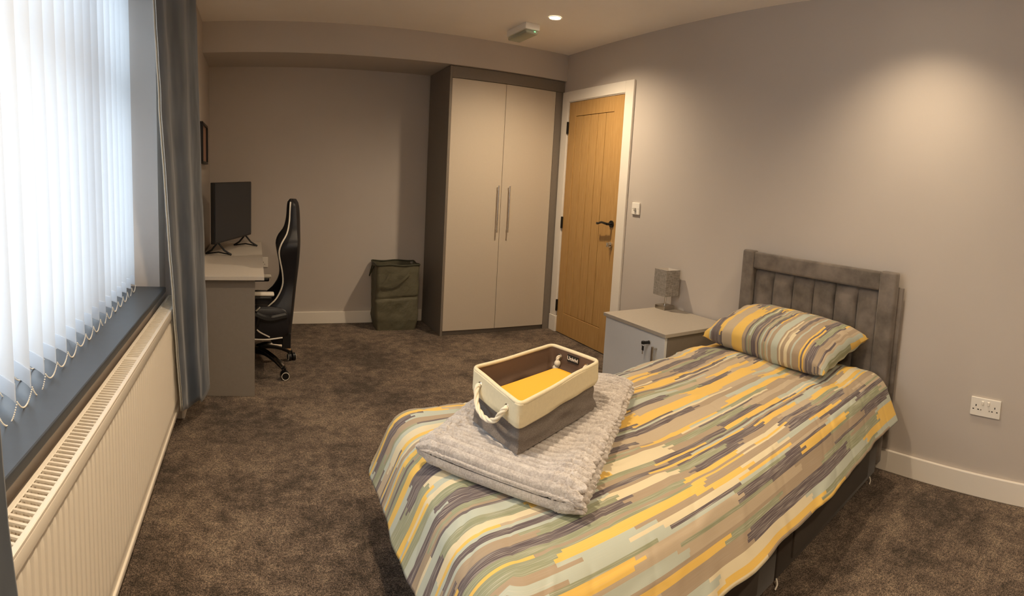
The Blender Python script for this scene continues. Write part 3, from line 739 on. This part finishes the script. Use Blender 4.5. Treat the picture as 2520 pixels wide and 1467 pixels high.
for side, inside in ((3, False), (1, True)):
    ga, gb = wallpt(side, .22, .80, -.006), wallpt(side, .78, .80, -.006)
    for g in (ga, gb):
        nrm = Vector((-.99, -.05, 0)) if side == 3 else Vector((.97, .2, 0))
        bm = bmesh.new(); q = nrm.to_track_quat('Z', 'Y'); ring = [g+q @ Vector((.0085*math.cos(t), .0085*math.sin(t), 0)) for t in [2*PI*k/20 for k in range(20)]]
        tube(bm, ring, .0025, 6, closed=True); obj('grommet', bm, STEEL, bk, True)
        gi = g - nrm*.014; bm = bmesh.new(); tube(bm, [x-nrm*.012 for x in ring], .0025, 6, closed=True); obj('grommet', bm, STEEL, bk, True)
        # knot and tail inside
        bm = bmesh.new(); kk = g-nrm*.022+Vector((0, 0, -.006)); ropetube(bm, spline([g-nrm*.004, g-nrm*.02, kk+Vector((0, .004, -.016)), kk+Vector((.004, 0, -.03))]+[], 8), .0058)
        sphere(bm, kk+Vector((0, 0, -.016)), .012, 2, (1, .9, 1.1)); sphere(bm, kk+Vector((-.003, .006, -.034)), .011, 2, (1, 1, 1.1)); obj('rope_knot', bm, ROPE, bk, True)
    nrm = Vector((-1, -.1, 0)) if side == 3 else Vector((1, .2, 0))
    mid = (ga+gb)/2
    pts = spline([ga-nrm*.006, ga+nrm*.010+Vector((0, 0, -.006)), ga.lerp(mid, .35)+nrm*.022+Vector((0, 0, -.045)), mid+nrm*.026+Vector((0, 0, -.058)), gb.lerp(mid, .35)+nrm*.022+Vector((0, 0, -.045)), gb+nrm*.010+Vector((0, 0, -.006)), gb-nrm*.006], 14)
    bm = bmesh.new(); ropetube(bm, pts, .0075); obj('rope_handle', bm, ROPE, bk, True)
# sewn label with lettering
lc_ = wallpt(1, .50, .86, .010); la = wallpt(1, .60, .86, .010); ldir = (wallpt(1, .44, .86, .010)-wallpt(1, .56, .86, .010)).normalized()
lx = -ldir; lx = (wallpt(1, .56, .86, .01)-wallpt(1, .44, .86, .01)).normalized()*-1
nrm = Vector((0, 0, 1)).cross(lx).normalized()
if nrm.x > 0: nrm = -nrm
lx = Vector((0, 0, 1)).cross(nrm).normalized()
LM = Matrix((lx, Vector((0, 0, 1)), nrm)).transposed().to_4x4(); LM.translation = lc_+nrm*.001
bm = bmesh.new(); box(bm, -.026, .026, -.012, .012, -.001, .001, mat=LM); lbp = obj('sewn_label', bm, plain('label_black', '0B0B0D', .7), bk)
fc = bpy.data.curves.new('lettering', 'FONT'); fc.body = 'Univivi'; fc.size = .019; fc.align_x = 'CENTER'; fc.align_y = 'CENTER'; fc.extrude = .0003; fc.offset = .0003
fo = bpy.data.objects.new('lettering', fc); COL.objects.link(fo); dg = bpy.context.evaluated_depsgraph_get(); me = bpy.data.meshes.new_from_object(fo.evaluated_get(dg)); bpy.data.objects.remove(fo)
me.materials.clear(); me.materials.append(PIPE); lo = link(bpy.data.objects.new('lettering', me), lbp); lo.matrix_local = LM @ Matrix.Translation((0, 0, .0016))
# yellow folder inside
bm = bmesh.new(); Yq = [Vector((.70, 1.262)), Vector((1.02, 1.43)), Vector((.985, 1.575)), Vector((.675, 1.455))]
ZY = .655
for mi, (z0, z1, ins) in enumerate(((ZY, ZY+.006, 0), (ZY-.012, ZY-.0005, -.004))):
    vs = []
    for z in (z0, z1): vs.append([bm.verts.new((*(per(Yq, k/80, .025)+ (per(Yq, k/80, .025)-Vector((.84, 1.43))).normalized()*(-ins)), z)) for k in range(80)])
    fs = [bm.faces.new(vs[0][::-1]), bm.faces.new(vs[1])]
    for k in range(80): fs.append(bm.faces.new((vs[0][k], vs[0][(k+1) % 80], vs[1][(k+1) % 80], vs[1][k])))
    for f in fs: f.material_index = mi
bmesh.ops.translate(bm, verts=bm.verts, vec=(0, 0, 0))
tag(obj('document_folder', bm, [YEL, PALE]), 'flat yellow folder with pale edge lying inside the canvas basket', 'folder')

# ================================================================== BEDSIDE CABINET
NX0, NX1, NY0, NY1, NZ = 2.008, 2.528, 2.13, 2.70, .528
ns = empty('bedside_cabinet', (NX0, NY0, 0)); tag(ns, 'taupe bedside cabinet with pale grey locking door beside the bed', 'cabinet')
n_ = lambda x0, x1, y0, y1, z0, z1: (x0-NX0, x1-NX0, y0-NY0, y1-NY0, z0, z1)
bxo('cabinet_top', n_(NX0, NX1, NY0, NY1, NZ-.02, NZ), DESKM, ns, bev=.001)
bxo('side_panel', n_(NX0+.032, NX1-.01, NY0+.012, NY0+.03, 0, NZ-.02), TAUPE, ns, bev=.001); bxo('side_panel', n_(NX0+.032, NX1-.01, NY1-.03, NY1-.012, 0, NZ-.02), TAUPE, ns, bev=.001)
bxo('back_panel', n_(NX1-.02, NX1-.012, NY0+.03, NY1-.03, 0, NZ-.02), TAUPE, ns); bxo('bottom_panel', n_(NX0+.032, NX1-.02, NY0+.03, NY1-.03, .04, .056), TAUPE, ns)
nd = bxo('door', n_(NX0+.012, NX0+.030, NY0+.014, NY1-.014, .03, NZ-.024), GREYW, ns, bev=.001)
bm = bmesh.new(); hy = .075; 
for z in (.34, .43): cyl(bm, (.012, hy, z), (-.018, hy, z), .005, n=10)
box(bm, -.024, -.014, hy-.007, hy+.007, .325, .445, bev=.0015); obj('bar_handle', bm, STEEL, nd)
bm = bmesh.new(); ly = .135; cyl(bm, (.012, ly, .452), (.004, ly, .452), .011, n=20); obj('lock', bm, CHROME, nd, True)
bm = bmesh.new(); cyl(bm, (.004, ly, .452), (-.03, ly+.006, .452), .009, n=12); box(bm, -.04, -.02, ly-.003, ly+.016, .444, .462, bev=.003)
box(bm, -.026, -.022, ly+.006, ly+.024, .405, .432, bev=.002); obj('key_head', bm, BLACKP, nd)
bm = bmesh.new(); box(bm, -.0255, -.0235, ly+.012, ly+.018, .385, .407); tube(bm, [(-.024, ly+.015+.012*math.cos(t), .437+.012*math.sin(t)) for t in [2*PI*k/20 for k in range(20)]], .001, 5, closed=True); obj('key_blade', bm, CHROME, nd)

# lamp
lpx, lpy = 2.462, 2.642
lamp = empty('table_lamp', (lpx, lpy, NZ)); tag(lamp, 'small table lamp with square grey linen shade on the bedside cabinet', 'lamp')
bxo('base', (-.046, .046, -.046, .046, 0, .026), STEEL, lamp, bev=.003, seg=2)
bm = bmesh.new(); cyl(bm, (0, 0, .026), (0, 0, .12), .006, n=14); cyl(bm, (0, 0, .026), (0, 0, .031), .012, n=14); cyl(bm, (0, 0, .1), (0, 0, .13), .013, n=14); obj('stem', bm, CHROME, lamp, True)
bm = bmesh.new(); q = .059
for a in ((-q, -q+.003, -q, q), (q-.003, q, -q, q), (-q+.003, q-.003, -q, -q+.003), (-q+.003, q-.003, q-.003, q)): box(bm, a[0], a[1], a[2], a[3], .092, .262)
obj('shade', bm, SHADE, lamp)
bm = bmesh.new(); q2 = q-.0035
for a in ((-q2, -q2+.001, -q2, q2), (q2-.001, q2, -q2, q2), (-q2, q2, -q2, -q2+.001), (-q2, q2, q2-.001, q2)): box(bm, *a, .094, .2625)
obj('shade_lining', bm, plain('shade_inner', 'D8D2CA', .8), lamp)
bm = bmesh.new(); sphere(bm, (0, 0, .165), .024, 2, (1, 1, 1.3)); obj('bulb', bm, PLAST, lamp, True)

# switch, sockets
def wallthing(name, y, z, label, cat):
    o = empty(name, (XR, y, z)); tag(o, label, cat); return o
sw = wallthing('light_switch', 3.112, 1.157, 'white square pull switch on the wall right of the oak door', 'switch')
bxo('face_plate', (-.012, 0, -.043, .043, -.043, .043), PLAST, sw, bev=.003, seg=2)
bxo('rocker', (-.024, -.011, -.009, .009, -.016, .006), plain('grey_plastic', 'B8B2A8', .4), sw, bev=.002)
for s in (-.03, .03):
    bm = bmesh.new(); cyl(bm, (-.0126, s, 0), (-.011, s, 0), .003, n=8); obj('screw', bm, STEEL, sw)
so = wallthing('double_socket', .568, .4245, 'white double plug socket low on the right wall past the bed', 'socket')
bxo('face_plate', (-.010, 0, -.073, .073, -.043, .043), PLAST, so, bev=.002, seg=2)
for s in (-.014, .014): bxo('rocker_switch', (-.015, -.009, s-.0055, s+.0055, .012, .030), PLAST, so, bev=.0015)
for s in (-.046, .046):
    bm = bmesh.new()
    for dy, dz, a, b in ((0, .006, .0045, .009), (-.012, -.012, .0075, .0045), (.012, -.012, .0075, .0045)): box(bm, -.0106, -.009, s+dy-a/2, s+dy+a/2, dz-b/2, dz+b/2)
    obj('pin_holes', bm, DARKH, so)
    bm = bmesh.new(); cyl(bm, (-.0108, s*.45, -.012), (-.009, s*.45, -.012), .003, n=8); obj('screw', bm, STEEL, so)

# ================================================================== CEILING FITTINGS
em = empty('emergency_light', (1.854, 3.70, HC)); tag(em, 'white box emergency light with clear diffuser and green indicator on the ceiling', 'light')
bxo('housing', (-.057, .057, -.15, .15, -.045, 0), PLAST, em, bev=.004, seg=2)
bxo('diffuser', (-.052, .052, -.145, .145, -.072, -.045), CLEAR, em, bev=.012, seg=3)
bm = bmesh.new(); box(bm, -.03, .03, -.12, .12, -.055, -.047, bev=.003); obj('gear_tray', bm, plain('gear_tray', '9A937F', .5), em)
bm = bmesh.new(); sphere(bm, (.02, -.146, -.056), .0045, 2, (1.6, .7, .8)); obj('indicator', bm, GREEN, em)
for i, (x, y) in enumerate(LAMPS):
    dl = empty('downlight', (x, y, HC))
    tag(dl, ['lit recessed ceiling downlight beside the emergency light', 'recessed ceiling downlight above the desk chair', 'recessed ceiling downlight above the bed near the headboard', 'recessed ceiling downlight above the floor at the foot of the bed', 'added fill downlight behind the camera on the bed side', 'added fill downlight behind the camera on the window side'][i], 'light', 'recessed downlights in the ceiling')
    bm = bmesh.new()
    grid(bm, 32, 4, lambda u, v: Vector(((.043-.006*v)*math.cos(2*PI*u), (.043-.006*v)*math.sin(2*PI*u), [-.001, -.005, -.005, -.002][min(3, int(v*3+.01))])), wrapu=True); obj('bezel', bm, WHITE, dl, True)
    bm = bmesh.new(); cyl(bm, (0, 0, -.0035), (0, 0, -.0015), .036, n=32); obj('lens', bm, LED, dl)
    L = bpy.data.lights.new('downlight_beam', 'SPOT'); L.energy = SPOT_W*(.86, .12, .44, .72, .04, 1.05)[i]; L.color = (1, .78, .53); L.spot_size = math.radians((150, 160, 124, 150, 140, 170)[i]); L.spot_blend = 1.0; L.shadow_soft_size = .035
    lo_ = bpy.data.objects.new('downlight_beam', L); COL.objects.link(lo_); lo_.parent = dl; lo_.location = (0, 0, -.02)

# ================================================================== CURTAINS
def curtain(name, path_top, path_bot, ztop, zbot, folds, amp, label, lining_edge=True):
    pt = spline([(a, b, 0) for a, b in path_top], 10); pb = spline([(a, b, 0) for a, b in path_bot], 10)
    bm = bmesh.new(); N, Mv = 160, 70
    def at(P, s):
        f_ = s*(len(P)-1); i = min(int(f_), len(P)-2); return P[i].lerp(P[i+1], f_-i)
    def f(u, v):
        t = v; a = at(pt, u).lerp(at(pb, u), t**1.3)
        e = .004; d_ = (at(pt, min(1, u+e)).lerp(at(pb, min(1, u+e)), t**1.3)-at(pt, max(0, u-e)).lerp(at(pb, max(0, u-e)), t**1.3)).normalized()
        nrm = Vector((d_.y, -d_.x, 0)); w = math.sin(2*PI*folds*u+.8*math.sin(3*u)+.5*t)*amp*(.6+.4*min(1, u*4))
        w += .004*nz(u*5, t*9, 3)+.002*nz(u*16, t*26, 1)
        z = ztop+(zbot-ztop)*t + (.015*math.sin(2*PI*folds*u+1.2) if v > .97 else 0)
        return Vector((a.x, a.y, z))+nrm*w
    grid(bm, N, Mv, f, flip=True); o = obj('drape', bm, [CURT, CURTL], None, True)
    m = o.modifiers.new('t', 'SOLIDIFY'); m.thickness = .004; m.offset = 1; m.material_offset = 1; m.material_offset_rim = 1
    b2 = bmesh.new(); grid(b2, 12, Mv, lambda u, v: f(0.16*u, v)+Vector((-.007, -.005*(1-u), 0)), flip=True); l = obj('lining', b2, CURTL, None, True); m2 = l.modifiers.new('t', 'SOLIDIFY'); m2.thickness = .002
    root = empty(name, (0, 0, 0)); tag(root, label, 'curtain'); o.parent = root; l.parent = root
    return root
curtain('curtain', [(-.400, 2.20), (-.372, 2.36), (-.345, 2.58), (-.328, 2.80), (-.318, 2.93)], [(-.355, 2.57), (-.328, 2.68), (-.290, 2.72), (-.262, 2.78), (-.258, 2.93)], 2.36, .13, 2.3, .010, 'slate grey curtain gathered beside the far end of the radiator')
curtain('curtain', [(-.36, .2), (-.36, .40), (-.36, .55)], [(-.36, .3), (-.36, .55), (-.36, .775)], 2.36, .13, 3, .010, 'dark curtain edge at the near end of the radiator')
rail = empty('curtain_rail', (-.40, 1.6, 2.37)); tag(rail, 'slim white curtain rail above the window', 'rail')
bxo('track', (-.015, .01, -1.5, 1.5, -.005, .012), UPVC, rail, bev=.002)
for y in (-1.4, -.5, .5): bxo('bracket', (-.065, 0, y-.01, y+.01, .0, .012), UPVC, rail)
